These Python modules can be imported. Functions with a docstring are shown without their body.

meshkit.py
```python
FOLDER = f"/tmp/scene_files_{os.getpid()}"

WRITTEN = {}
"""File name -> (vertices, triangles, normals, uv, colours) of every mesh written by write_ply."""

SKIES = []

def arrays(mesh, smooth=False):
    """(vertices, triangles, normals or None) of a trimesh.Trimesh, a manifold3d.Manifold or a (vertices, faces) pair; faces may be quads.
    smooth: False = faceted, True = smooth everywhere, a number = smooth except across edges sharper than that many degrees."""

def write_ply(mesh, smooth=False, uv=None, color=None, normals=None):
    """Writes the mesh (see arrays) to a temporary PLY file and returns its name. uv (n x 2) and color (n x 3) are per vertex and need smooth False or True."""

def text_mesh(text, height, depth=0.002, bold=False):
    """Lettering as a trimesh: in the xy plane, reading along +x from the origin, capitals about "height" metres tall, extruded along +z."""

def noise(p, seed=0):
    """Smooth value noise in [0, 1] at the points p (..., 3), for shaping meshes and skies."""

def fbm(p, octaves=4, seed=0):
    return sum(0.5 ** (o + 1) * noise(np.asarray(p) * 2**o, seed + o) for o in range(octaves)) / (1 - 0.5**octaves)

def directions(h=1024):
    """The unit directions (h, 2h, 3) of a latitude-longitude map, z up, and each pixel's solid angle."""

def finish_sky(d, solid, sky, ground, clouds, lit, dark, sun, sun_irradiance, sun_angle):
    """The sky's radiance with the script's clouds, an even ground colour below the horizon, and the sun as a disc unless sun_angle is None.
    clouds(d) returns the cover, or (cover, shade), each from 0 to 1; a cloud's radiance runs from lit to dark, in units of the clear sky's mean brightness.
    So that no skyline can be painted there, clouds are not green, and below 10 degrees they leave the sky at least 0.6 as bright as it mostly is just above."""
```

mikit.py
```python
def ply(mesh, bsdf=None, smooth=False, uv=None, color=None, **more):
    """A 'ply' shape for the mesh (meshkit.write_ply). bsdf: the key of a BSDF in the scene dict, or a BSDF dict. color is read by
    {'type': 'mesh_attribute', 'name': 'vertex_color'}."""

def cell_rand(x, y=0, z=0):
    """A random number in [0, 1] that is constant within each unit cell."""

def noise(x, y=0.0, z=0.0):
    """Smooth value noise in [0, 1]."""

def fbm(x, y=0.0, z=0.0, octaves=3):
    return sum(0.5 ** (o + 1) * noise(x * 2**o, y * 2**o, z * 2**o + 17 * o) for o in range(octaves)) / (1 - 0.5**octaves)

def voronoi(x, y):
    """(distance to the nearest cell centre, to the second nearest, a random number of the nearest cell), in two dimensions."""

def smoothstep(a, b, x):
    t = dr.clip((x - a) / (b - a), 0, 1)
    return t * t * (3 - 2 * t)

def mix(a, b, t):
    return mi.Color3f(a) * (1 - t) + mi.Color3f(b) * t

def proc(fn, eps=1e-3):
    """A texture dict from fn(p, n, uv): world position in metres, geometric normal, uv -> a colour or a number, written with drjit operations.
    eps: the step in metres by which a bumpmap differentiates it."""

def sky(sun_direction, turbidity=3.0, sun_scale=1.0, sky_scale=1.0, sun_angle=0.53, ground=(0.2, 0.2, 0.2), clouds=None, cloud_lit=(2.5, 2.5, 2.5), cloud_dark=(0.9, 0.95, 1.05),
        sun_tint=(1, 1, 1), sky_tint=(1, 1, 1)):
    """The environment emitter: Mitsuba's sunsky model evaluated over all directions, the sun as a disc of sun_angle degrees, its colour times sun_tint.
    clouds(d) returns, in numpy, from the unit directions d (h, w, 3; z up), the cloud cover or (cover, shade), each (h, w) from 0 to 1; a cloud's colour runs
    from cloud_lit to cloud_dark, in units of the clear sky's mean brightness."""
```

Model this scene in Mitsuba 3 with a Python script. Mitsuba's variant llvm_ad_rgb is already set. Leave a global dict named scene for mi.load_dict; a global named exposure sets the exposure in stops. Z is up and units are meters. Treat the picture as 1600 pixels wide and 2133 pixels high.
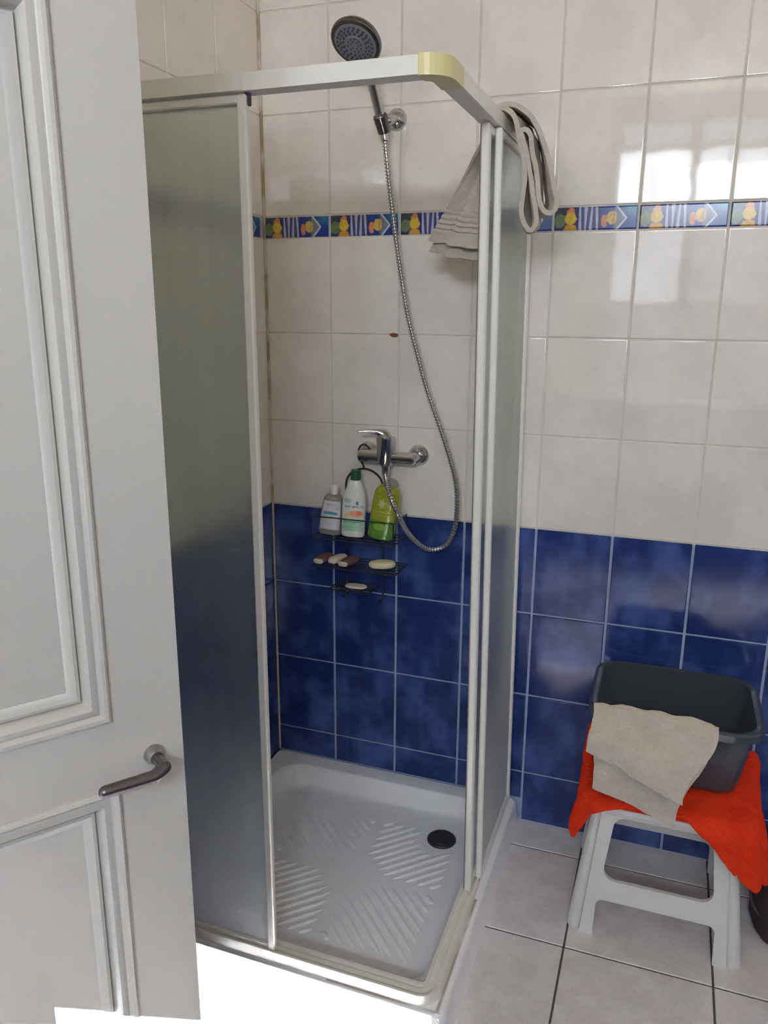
import math, random
import numpy as np, trimesh, drjit as dr, mitsuba as mi, mikit, meshkit
import manifold3d as m3
import shapely.geometry as sg
from shapely.ops import unary_union
from scipy.interpolate import CubicSpline
from mikit import proc, noise, fbm, voronoi, cell_rand, smoothstep, mix

T = mi.ScalarTransform4f
rng = np.random.default_rng(7)
random.seed(7)
scene, labels = {}, {}

# ------------------------------------------------------------------ camera, light, exposure
CAM = np.array([1.1121, -2.0862, 1.4836])
FWD = np.array([-0.32799913, 0.91087796, -0.25043546])
RIGHT = np.array([0.94032582, 0.34022431, 0.00589681])
UP = np.cross(RIGHT, FWD)
scene['camera'] = {'type': 'perspective', 'fov_axis': 'x', 'fov': math.degrees(2 * math.atan(800 / 1650.97)),
                   'near_clip': 0.02, 'far_clip': 60.0,
                   'to_world': T().look_at(origin=CAM.tolist(), target=(CAM + FWD).tolist(), up=UP.tolist())}
exposure = 0.75
SUN_DIR = np.array([-0.72, 1.0, -0.856])          # the way the sunlight travels
SUN_E = 130.0
PANE_L = 6.0                                      # daylight of the window panes
scene['sun'] = {'type': 'directional', 'direction': (SUN_DIR / np.linalg.norm(SUN_DIR)).tolist(),
                'irradiance': {'type': 'rgb', 'value': [SUN_E, SUN_E * .98, SUN_E * .96]}}

# ------------------------------------------------------------------ helpers
def lin(r, g, b):
    c = np.array([r, g, b]) / 255.0
    return np.where(c <= .04045, c / 12.92, ((c + .055) / 1.055) ** 2.4).tolist()

def rgb(*c):
    return {'type': 'rgb', 'value': lin(*c)}

def free(key):
    if key not in scene and not any(k.startswith(key + '__') for k in scene):
        return key
    i = 1
    while f'{key}_{i:03d}' in scene or any(k.startswith(f'{key}_{i:03d}__') for k in scene):
        i += 1
    return f'{key}_{i:03d}'

def add(name, mesh, mat, parent=None, smooth=30, uv=None, to_world=None, label=None, cat=None, group=None, kind=None):
    key = free((parent + '__' if parent else '') + name)
    d = mesh if isinstance(mesh, dict) else mikit.ply(mesh, mat, smooth=smooth, uv=uv)
    if to_world is not None:
        d = {**d, 'to_world': to_world}
    scene[key] = d
    tag(key, label, cat, group, kind)
    return key

def tag(key, label=None, cat=None, group=None, kind=None):
    e = {k: v for k, v in dict(label=label, category=cat, group=group, kind=kind).items() if v}
    if e:
        labels[key] = e

def cat_(*ms):
    return trimesh.util.concatenate([m for m in ms])

def tm(v, f):
    return trimesh.Trimesh(np.asarray(v, float), np.asarray(f, int), process=False)

def move(m, off):
    m = m.copy(); m.apply_translation(off); return m

def xf(m, mat):
    m = m.copy(); m.apply_transform(mat); return m

def rot(axis, deg, at=(0, 0, 0)):
    return trimesh.transformations.rotation_matrix(math.radians(deg), axis, at)

def box(lo, hi, b=0.002):
    """box with chamfered edges"""
    lo, hi = np.minimum(lo, hi), np.maximum(lo, hi)
    b = min(b, *(0.45 * (hi - lo)))
    if b <= 1e-5:
        return trimesh.creation.box(bounds=[lo, hi])
    pts = []
    for sx in (0, 1):
        for sy in (0, 1):
            for sz in (0, 1):
                c = np.array([hi[0] if sx else lo[0], hi[1] if sy else lo[1], hi[2] if sz else lo[2]])
                s = np.array([-1 if sx else 1, -1 if sy else 1, -1 if sz else 1])
                for ax in range(3):
                    o = s * b; o[ax] = 0
                    pts.append(c + o)
    return trimesh.convex.convex_hull(np.array(pts))

def hull(*sph, seg=20):
    """manifold hull of spheres (centre, radius)"""
    return m3.Manifold.batch_hull([m3.Manifold.sphere(r, seg).translate([float(x) for x in c]) for c, r in sph])

def tmm(man):
    me = man.to_mesh()
    return tm(me.vert_properties[:, :3], me.tri_verts)

def tube(pts, rad, sides=10, closed=False, caps=True):
    p = np.asarray(pts, float); n = len(p)
    rad = np.broadcast_to(np.asarray(rad, float), (n,))
    t = np.roll(p, -1, 0) - np.roll(p, 1, 0) if closed else np.gradient(p, axis=0)
    t /= np.linalg.norm(t, axis=1, keepdims=True) + 1e-12
    a = np.cross(t[0], [0, 0, 1.0]); 
    if np.linalg.norm(a) < 1e-3: a = np.cross(t[0], [1.0, 0, 0])
    a /= np.linalg.norm(a); A = []
    for i in range(n):
        a = a - t[i] * (a @ t[i]); a /= np.linalg.norm(a) + 1e-12; A.append(a)
    A = np.array(A); B = np.cross(t, A)
    ang = np.arange(sides) * 2 * np.pi / sides
    v = p[:, None] + rad[:, None, None] * (np.cos(ang)[None, :, None] * A[:, None] + np.sin(ang)[None, :, None] * B[:, None])
    v = v.reshape(-1, 3); f = []
    m = n if closed else n - 1
    for i in range(m):
        i2 = (i + 1) % n
        for j in range(sides):
            j2 = (j + 1) % sides
            f += [[i * sides + j, i * sides + j2, i2 * sides + j2], [i * sides + j, i2 * sides + j2, i2 * sides + j]]
    if caps and not closed:
        v = np.vstack([v, p[:1], p[-1:]]); c0, c1 = len(v) - 2, len(v) - 1
        for j in range(sides):
            j2 = (j + 1) % sides
            f += [[c0, j2, j], [c1, (n - 1) * sides + j, (n - 1) * sides + j2]]
    return tm(v, f)

def spline(pts, n):
    p = np.asarray(pts, float)
    s = np.r_[0, np.cumsum(np.linalg.norm(np.diff(p, axis=0), axis=1))]
    cs = CubicSpline(s, p)
    return cs(np.linspace(0, s[-1], n))

def polyline(pts, step=0.004):
    p = np.asarray(pts, float); out = []
    for a, b in zip(p[:-1], p[1:]):
        k = max(2, int(np.linalg.norm(b - a) / step))
        out += [a + (b - a) * t for t in np.linspace(0, 1, k, endpoint=False)]
    return np.array(out + [p[-1]])

def lathe(profile, seg=40, axis_from=(0, 0, 0), axis_dir=(0, 0, 1)):
    m = trimesh.creation.revolve(np.asarray(profile, float), sections=seg)
    M = trimesh.geometry.align_vectors([0, 0, 1], np.asarray(axis_dir, float) / np.linalg.norm(axis_dir))
    M[:3, 3] = axis_from
    return xf(m, M)

def extr(poly, h):
    return trimesh.creation.extrude_polygon(poly, h, engine='earcut')

def rrect(x0, y0, x1, y1, r, seg=8):
    return sg.box(x0 + r, y0 + r, x1 - r, y1 - r).buffer(r, quad_segs=seg)

def ring(x0, y0, x1, y1, r, n=10):
    """points of a rounded rectangle, counter clockwise, always 4*(n+1)"""
    out = []
    for cx, cy, a0 in ((x1 - r, y1 - r, 0), (x0 + r, y1 - r, 90), (x0 + r, y0 + r, 180), (x1 - r, y0 + r, 270)):
        for k in range(n + 1):
            a = math.radians(a0 + 90 * k / n)
            out.append([cx + r * math.cos(a), cy + r * math.sin(a)])
    return np.array(out)

def loft(rings, cap0=True, cap1=True):
    """rings: list of (k,3) arrays of the same k, joined in order"""
    k = len(rings[0]); v = np.vstack(rings); f = []
    for i in range(len(rings) - 1):
        for j in range(k):
            j2 = (j + 1) % k
            f += [[i * k + j, i * k + j2, (i + 1) * k + j2], [i * k + j, (i + 1) * k + j2, (i + 1) * k + j]]
    for on, r, flip in ((cap0, 0, True), (cap1, len(rings) - 1, False)):
        if on:
            c = len(v); v = np.vstack([v, rings[r].mean(0)])
            for j in range(k):
                j2 = (j + 1) % k
                f.append([c, r * k + j2, r * k + j] if flip else [c, r * k + j, r * k + j2])
    return tm(v, f)

def sheet(P, th):
    """a cloth: grid of points (n,m,3) made th thick"""
    n, m = P.shape[:2]
    du, dv = np.gradient(P, axis=0), np.gradient(P, axis=1)
    N = np.cross(du, dv); N /= np.linalg.norm(N, axis=2, keepdims=True) + 1e-12
    top, bot = P + N * th / 2, P - N * th / 2
    v = np.vstack([top.reshape(-1, 3), bot.reshape(-1, 3)]); o = n * m; f = []
    I = np.arange(n * m).reshape(n, m)
    a, b, c, d = I[:-1, :-1].ravel(), I[1:, :-1].ravel(), I[1:, 1:].ravel(), I[:-1, 1:].ravel()
    f += [np.stack([a, b, c], 1), np.stack([a, c, d], 1), np.stack([a + o, c + o, b + o], 1), np.stack([a + o, d + o, c + o], 1)]
    e = np.concatenate([I[:, 0], I[-1, 1:], I[-2::-1, -1], I[0, -2:0:-1]])
    e2 = np.roll(e, -1)
    f += [np.stack([e, e + o, e2 + o], 1), np.stack([e, e2 + o, e2], 1)]
    mesh = tm(v, np.vstack(f))
    return mesh

def shear_x(m, k, z0):
    m = m.copy(); m.vertices[:, 0] += k * (m.vertices[:, 2] - z0); return m

# ------------------------------------------------------------------ materials
def twosided(b):
    return {'type': 'twosided', 'bsdf': b}

def mat(key, base, rough=.5, bump=None, bscale=1.0, eps=1e-3, **k):
    b = {'type': 'principled', 'base_color': base, 'roughness': rough, **k}
    if bump is not None:
        b = {'type': 'bumpmap', 'tex': proc(bump, eps), 'scale': bscale, 'bsdf': b}
    scene[key] = twosided(b)
    return key

def f_white_tile(p, n, uv):
    a = fbm(p.x * 9 + p.y * 7, p.z * 9, 3.1, 3)
    s = fbm(p.x * 60, p.z * 60, p.y * 60, 2)
    c = mix(lin(224, 216, 208), lin(233, 225, 217), smoothstep(.3, .7, a))
    return c * (0.97 + .06 * s)

def f_tile_wave(p, n, uv):
    return 0.00013 * fbm(p.x * 16 + 5, p.z * 16, p.y * 16 + 2, 2)

def f_blue_tile(p, n, uv):
    q = p.x - p.y
    a = fbm(q * 13 + 40, p.z * 13, 1.7, 4)
    b = fbm(q * 34, p.z * 9 + 4, 5.2, 3)
    t = smoothstep(.40, .74, .72 * a + .28 * b)
    return mix(lin(30, 48, 103), lin(70, 92, 154), t)

def f_grout(p, n, uv):
    g = fbm(p.x * 30, p.z * 30, p.y * 30, 3)
    up = smoothstep(.899, .903, p.z)
    return mix(lin(148, 160, 188), lin(208, 201, 190), up) * (.85 + .3 * g)

def f_border(p, n, uv):
    u, v = uv.x, uv.y
    w = .02 * (noise(u * 30, v * 10, 2.0) - .5)
    c = mix(lin(52, 48, 104), lin(34, 60, 134), smoothstep(.5, .6, u))
    c = mix(c, lin(48, 116, 152), smoothstep(.76, .9, u) * smoothstep(.45, .8, v + 3 * w))
    def el(cx, cy, rx, ry):
        return 1 - smoothstep(.85, 1.1, dr.sqrt(dr.square((u - cx + w) / rx) + dr.square((v - cy) / ry)))
    green = mi.Color3f(lin(104, 122, 86)); grey = mi.Color3f(lin(120, 124, 138))
    yel = mi.Color3f(lin(214, 178, 66)); ora = mi.Color3f(lin(206, 132, 92))
    c = mix(c, lin(62, 66, 84), el(.10, .8, .11, .35))
    c = mix(c, green, el(.08, .42, .07, .30))
    c = mix(c, ora, el(.205, .72, .045, .24)); c = mix(c, yel, el(.205, .5, .07, .27))
    tail = 1 - smoothstep(.04, .07, dr.abs(u - .205) - .13 * (.25 - v)) ; tail = tail * (1 - smoothstep(.22, .27, v))
    c = mix(c, mi.Color3f(lin(206, 150, 62)), tail)
    # upright ribbons
    st = (u - .30) / .24
    on = smoothstep(-.02, .02, st) * (1 - smoothstep(.98, 1.02, st))
    k = .5 + .5 * dr.sin((st * 3.6 + .35 * (v - .5) * dr.sin(st * 9)) * 6.2832)
    rib = mix(lin(70, 74, 118), lin(176, 178, 206), smoothstep(.45, .8, k))
    c = mix(c, rib, on)
    # the second fish and the white chevron
    c = mix(c, ora, el(.605, .38, .045, .26) * smoothstep(.0, .03, .65 - u))
    ch = .86 - .24 * dr.abs(v - .48)
    c = mix(c, grey, smoothstep(.70, .74, u) * (1 - smoothstep(0, .02, u - ch)))
    c = mix(c, mi.Color3f(lin(206, 174, 84)), el(.69, .5, .06, .27))
    c = mix(c, mi.Color3f(lin(150, 120, 70)), el(.71, .5, .012, .2) * .6)
    c = mix(c, mi.Color3f(lin(196, 200, 214)), 1 - smoothstep(.008, .02, dr.abs(u - ch)))
    c = mix(c, mi.Color3f(lin(176, 180, 200)), smoothstep(.975, .985, u))
    return c * (.85 + .3 * fbm(p.x * 220 - p.y * 220, p.z * 220, 1.0, 2))

def f_floor_tile(p, n, uv):
    a = fbm(p.x * 22, p.y * 22, 3.0, 4)
    b = fbm(p.x * 180, p.y * 180, 9.0, 2)
    c = mix(lin(208, 203, 204), lin(218, 214, 216), smoothstep(.3, .7, a))
    return c * (.94 + .12 * b)

def f_far_wall(p, n, uv):
    up = smoothstep(.90, .91, p.z)
    return mix(lin(34, 52, 108), lin(230, 222, 208), up) * (.95 + .1 * fbm(p.x * 4, p.y * 4, p.z * 4, 2))

def f_door(p, n, uv):
    a = fbm(p.x * 5, p.y * 5, p.z * 2, 3)
    return mix(lin(180, 177, 172), lin(190, 187, 182), a)

def f_frame_white(p, n, uv):
    a = fbm(p.x * 12, p.y * 12, p.z * 3, 3)
    return mix(lin(222, 220, 213), lin(232, 231, 225), a)

def f_tray(p, n, uv):
    base = mi.Color3f(lin(240, 241, 246)) * (.97 + .06 * fbm(p.x * 14, p.y * 14, p.z * 14, 3))
    # rust and lime along the rail near the outer corner
    dx, dy = dr.abs(p.x - .770), dr.abs(p.y + .798)
    d = dr.minimum(dr.select(p.y < -.45, dx, 9.0), dr.select(p.x > .52, dy, 9.0))
    st = (1 - smoothstep(.001, .006, d)) * smoothstep(.30, .6, fbm(p.x * 9, p.y * 9, 7.0, 3)) * smoothstep(.0665, .0690, p.z)
    return mix(base, lin(132, 104, 74), .75 * st)

def f_glass_streak(p, n, uv):
    s = fbm(p.x * 55 + p.y * 55, p.z * 2.5, 3.0, 3)
    g = noise(p.x * 900 + p.y * 900, p.z * 900, 1.0)
    return mi.Color3f(.92, .985, .93) * (.92 + .07 * s + .02 * g)

def f_frost(p, n, uv):
    return .0005 * fbm(p.x * 260 + p.y * 260, p.z * 260, 4.0, 2)

def f_towel_beige(p, n, uv):
    a = fbm(p.x * 40, p.y * 40, p.z * 40, 3)
    b = noise(p.x * 420, p.y * 420, p.z * 420)
    return mix(lin(188, 176, 164), lin(208, 198, 187), a) * (.90 + .2 * b)

def f_terry(p, n, uv):
    return .0022 * noise(p.x * 380, p.y * 380, p.z * 380) + .001 * noise(p.x * 800, p.y * 800, p.z * 800)

def f_orange(p, n, uv):
    a = fbm(p.x * 24, p.y * 24, p.z * 24, 3)
    b = noise(p.x * 420, p.y * 420, p.z * 420)
    return mix(lin(206, 44, 22), lin(234, 66, 34), a) * (.88 + .24 * b)

def f_orange_bump(p, n, uv):
    return .0018 * noise(p.x * 380, p.y * 380, p.z * 380)

def f_brown_grime(p, n, uv):
    return mix(lin(198, 188, 168), lin(150, 128, 90), smoothstep(.35, .7, fbm(p.x * 8, p.y * 8, p.z * 16, 3)) * smoothstep(.75, 1.0, p.z))

mat('white_tile_glaze', proc(f_white_tile), .045, f_tile_wave, specular=.55)
mat('blue_tile_glaze', proc(f_blue_tile), .12, f_tile_wave, specular=.25)
mat('border_tile_glaze', proc(f_border), .18, specular=.35)
mat('grout', proc(f_grout), .8)
mat('floor_tile_glaze', proc(f_floor_tile), .30, specular=.45)
mat('floor_grout', rgb(82, 76, 74), .9)
mat('far_wall_paint', proc(f_far_wall), .4)
mat('ceiling_paint', rgb(230, 216, 188), .9)
mat('door_paint', proc(f_door), .35, specular=.4)
mat('frame_plastic', proc(f_frame_white), .32, specular=.45)
mat('yellowed_plastic', rgb(214, 204, 148), .3, specular=.45)
mat('tray_ceramic', proc(f_tray), .16, specular=.5)
mat('dark_rubber', rgb(40, 42, 48), .5)
mat('seal_rubber', rgb(112, 100, 88), .7)
mat('chrome', rgb(196, 196, 200), .10, metallic=1.0)
mat('dark_chrome', rgb(112, 110, 112), .22, metallic=1.0)
mat('spray_plastic', rgb(120, 120, 128), .4, specular=.5)
mat('nozzle_rubber', rgb(58, 58, 64), .6)
mat('black_wire', rgb(58, 54, 52), .35, metallic=.6)
mat('brown_silicone', proc(f_brown_grime), .5)
mat('beige_terry', proc(f_towel_beige), 1.0, f_terry, 1.0, 4e-4, sheen=.4, specular=.1)
mat('orange_terry', proc(f_orange), 1.0, f_orange_bump, 1.0, 4e-4, sheen=.5, specular=.1)
mat('grey_plastic', rgb(58, 63, 70), .13, specular=.5)
mat('stool_plastic', rgb(208, 208, 206), .36, specular=.45)
mat('maroon_cloth', rgb(46, 30, 38), .85, sheen=.3)
mat('maroon_trim', rgb(84, 66, 70), .7)
mat('bottle_white', rgb(226, 226, 222), .3, specular=.5)
mat('cap_green', rgb(20, 74, 44), .35, specular=.5)
mat('soap_white', rgb(222, 214, 198), .45, specular=.4)
mat('soap_cream', rgb(226, 216, 178), .4, specular=.4)
mat('soap_brown', rgb(118, 82, 78), .45, specular=.4)
mat('handle_metal', rgb(98, 92, 96), .3, metallic=.9)
mat('knob_metal', rgb(150, 148, 148), .3, metallic=.9)
mat('window_paint', rgb(226, 222, 214), .4)
mat('rust', rgb(132, 74, 56), .8)
def f_lime_glare(p, n, uv):
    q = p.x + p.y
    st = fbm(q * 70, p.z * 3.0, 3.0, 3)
    low = 1 - smoothstep(.10, .75, p.z + .26 * (st - .5))  # whitening towards the foot paints in sun glare; the streaks are limescale
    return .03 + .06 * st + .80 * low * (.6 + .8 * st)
scene['frosted_glass'] = {'type': 'blendbsdf', 'weight': proc(f_lime_glare),
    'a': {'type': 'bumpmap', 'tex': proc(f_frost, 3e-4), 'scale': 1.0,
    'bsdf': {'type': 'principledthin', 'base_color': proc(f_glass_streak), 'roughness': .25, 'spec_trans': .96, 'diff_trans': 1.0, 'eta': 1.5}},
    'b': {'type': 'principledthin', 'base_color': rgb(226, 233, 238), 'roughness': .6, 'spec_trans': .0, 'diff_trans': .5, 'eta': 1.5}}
scene['clear_plastic'] = {'type': 'principledthin', 'base_color': rgb(206, 202, 198), 'roughness': .2, 'spec_trans': .5, 'diff_trans': .6, 'eta': 1.45}

# ------------------------------------------------------------------ the room
RX, FY, CH = 3.00, -3.5, 2.75      # right wall, window wall, ceiling height
ROWS = [0.0, .1596, .4085, .6577, .9052, 1.1583, 1.4103, 1.6663, 1.7228, 1.9801, 2.2284, 2.4800, CH]
TILE_CACHE = {}

def tile_mesh(w, h, d=.005, b=.003):
    """a tile lying in x (w) and z (h), its face at y=0 looking to -y, edges rounded"""
    def rect(ins, y):
        return np.array([[ins, y, ins], [w - ins, y, ins], [w - ins, y, h - ins], [ins, y, h - ins]])
    rs = [rect(0, d), rect(0, .0016), rect(b * .35, .0005), rect(b, 0)]
    v = np.vstack(rs); f = []
    for i in range(3):
        for j in range(4):
            j2 = (j + 1) % 4
            f += [[i * 4 + j, i * 4 + j2, (i + 1) * 4 + j2], [i * 4 + j, (i + 1) * 4 + j2, (i + 1) * 4 + j]]
    f += [[12, 13, 14], [12, 14, 15]]
    return tm(v, f)

def tile(parent, name, w, h, m, M, g=(.0045, .0036), uvs=False):
    if m == 'blue_tile_glaze': g = (.0070, .0050)
    k = (round(w, 4), round(h, 4), m, uvs)
    if k not in TILE_CACHE:
        me = tile_mesh(w - g[0], h - g[1])
        me.apply_translation([g[0] / 2, 0, g[1] / 2])
        if uvs:
            TILE_CACHE[k] = mikit.ply(me, m, smooth=False, uv=np.stack([me.vertices[:, 0] / .2, me.vertices[:, 2] / h], 1))
        else:
            TILE_CACHE[k] = mikit.ply(me, m, smooth=25)
    add(name, TILE_CACHE[k], None, parent, to_world=M)

def struct(name, mesh, m, label=None):
    k = add(name, mesh, m, smooth=False, kind='structure')
    if label: labels[k]['label'] = label
    return k

struct('wall_back', box([-.12, .003, -.1], [RX + .1, .12, CH + .1], 0), 'grout', 'back wall tiled blue below and cream white above a fish border')
struct('wall_left', box([-.12, FY - .1, -.1], [-.003, .003, CH + .1], 0), 'far_wall_paint', 'left wall behind the shower, same blue and white tiling')
struct('wall_right', box([RX, FY - .1, -.1], [RX + .1, .12, CH + .1], 0), 'far_wall_paint')
struct('ceiling', box([-.12, FY - .1, CH], [RX + .1, .12, CH + .1], 0), 'ceiling_paint')
struct('floor', box([-.12, FY - .1, -.1], [RX + .1, .12, -.003], 0), 'floor_grout', 'floor of large pale grey square tiles with dark joints')

xs = [.2 * i for i in range(0, 16)]
for r in range(len(ROWS) - 1):
    z0, z1 = ROWS[r], ROWS[r + 1]
    border = abs(z0 - 1.6663) < 1e-6
    blue = z1 < .91
    nm, m_ = ('border_tile', 'border_tile_glaze') if border else ('blue_tile', 'blue_tile_glaze') if blue else ('white_tile', 'white_tile_glaze')
    for i in range(len(xs) - 1):
        if xs[i + 1] - xs[i] < .03: continue
        zz0 = .0707 if (r == 0 and xs[i] < .79) else z0
        tile('wall_back', nm, xs[i + 1] - xs[i], z1 - zz0, m_, T().translate([xs[i], 0, zz0]), uvs=border)
    ys = [0, -.22, -.43, -.63, -.83, -1.03]
    for i in range(5):
        zz0 = .0707 if (r == 0 and ys[i] > -.79) else z0
        w = ys[i] - ys[i + 1]
        tile('wall_left', nm, w, z1 - zz0, m_, T().translate([0, ys[i + 1], zz0]).rotate([0, 0, 1], 90), uvs=border)

# floor tiles
fx = [.988 + .3335 * k for k in range(-3, 6)]
fy = [-.117 - .3335 * k for k in range(0, 11)]
fxs = sorted([0] + [x for x in fx if .02 < x < RX - .02] + [RX]); fys = [0] + [y for y in fy if y > -1.20] + [-1.20]
for i in range(len(fxs) - 1):
    for j in range(len(fys) - 1):
        if fxs[i + 1] < .8 and fys[j + 1] > -.8: continue
        w, h = fxs[i + 1] - fxs[i], fys[j] - fys[j + 1]
        tile('floor', 'floor_tile', w, h, 'floor_tile_glaze', T().translate([fxs[i], fys[j], 0]).rotate([1, 0, 0], -90), g=(.005, .005))

def f_added_floor(p, n, uv):
    return mix(lin(34, 34, 36), lin(46, 46, 48), fbm(p.x * 8, p.y * 8, 1.0, 3))
mat('added_dark', proc(f_added_floor), .6)  # unseen floor, added dark to damp sun bounce and reflections in the tiles
struct('floor_added', box([0, FY, -.003], [RX, -1.24, .001], 0), 'added_dark', 'unseen dark floor added beyond the tiles to cut sun bounce')
struct('trim_3', box([0, -1.24, -.003], [RX, -1.20, .006], .002), 'added_dark', 'unseen dark strip edging the added dark floor')
# rust spot at a joint of the white tiles
a = np.linspace(0, 2 * np.pi, 18, endpoint=False)
rr = .006 * (1 + .55 * rng.random(18))
spot = extr(sg.Polygon(np.stack([1.5 * rr * np.cos(a), .8 * rr * np.sin(a)], 1)), .0008)
add('rust_spot', xf(spot, rot([1, 0, 0], 90, (0, 0, 0))), 'rust', 'wall_back', to_world=T().translate([.386, 0, 1.4095]))
labels['wall_back__rust_spot'] = {'label': 'small reddish brown rust spot on a tile joint'}

# corner joint
struct('trim_1', tube([[.003, -.003, .075], [.003, -.003, CH - .005]], .0035, 8), 'brown_silicone', 'brownish silicone joint in the shower corner')

# window wall: four casements under a transom, sill and parapet below
WX0, WX1, WZ0, WZ1, WT = .64, 2.80, .85, 2.63, 2.45
wall_poly = sg.box(-.12, -.1, RX + .1, CH + .1).difference(sg.box(WX0, WZ0, WX1, WZ1))
wf = xf(extr(wall_poly, .1), rot([1, 0, 0], 90)); wf.apply_translation([0, FY, 0])
struct('wall_front', wf, 'far_wall_paint')
casements = [(.64, 1.12), (1.12, 1.90), (1.90, 2.80)]
fr = [box([WX0, FY - .07, WT - .02], [WX1, FY - .02, WT + .02], .003)]
for x in (WX0 + .015, 1.12, 1.90, WX1 - .015):
    fr.append(box([x - .035, FY - .07, WZ0], [x + .035, FY - .02, WZ1], .003))
for z in (WZ0 + .02, WZ1 - .015):
    fr.append(box([WX0, FY - .07, z - .02], [WX1, FY - .02, z + .02], .003))
struct('window_1', tmm(m3.Manifold.batch_boolean([m3.Manifold(m3.Mesh(np.asarray(m.vertices, np.float32), np.asarray(m.faces, np.uint32))) for m in fr], m3.OpType.Add)), 'window_paint', 'white window frame of three casements with a transom')
scene['window_glass'] = {'type': 'thindielectric'}
scene['frosted_pane'] = {'type': 'diffuse', 'reflectance': rgb(200, 200, 200)}
def pane(x0, x1, z0, z1, L, tint, clear):
    v = np.array([[x0, FY - .045, z0], [x1, FY - .045, z0], [x1, FY - .045, z1], [x0, FY - .045, z1]])
    d = mikit.ply(tm(v, [[0, 2, 1], [0, 3, 2]]), 'window_glass' if clear else 'frosted_pane')
    d['emitter'] = {'type': 'area', 'radiance': {'type': 'rgb', 'value': [float(L * c) for c in tint]}}
    add('pane', d, None, 'window_1')
DAY = (.92, 1.0, 1.12)
for i, (x0, x1) in enumerate(casements):
    pane(x0 + .035, x1 - .035, 1.52, 2.06 if i < 2 else WT - .02, PANE_L * (.45, .16, .08)[i], DAY, True)
    pane(x0 + .035, x1 - .035, WZ0 + .04, 1.48, PANE_L * (.10, .05, .05)[i], DAY, True)
    for z in ((1.50, 2.08) if i < 2 else (1.50,)):
        add('glazing_bar', box([x0 + .02, FY - .06, z - .02], [x1 - .02, FY - .03, z + .02], .002), 'window_paint', 'window_1')
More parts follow.
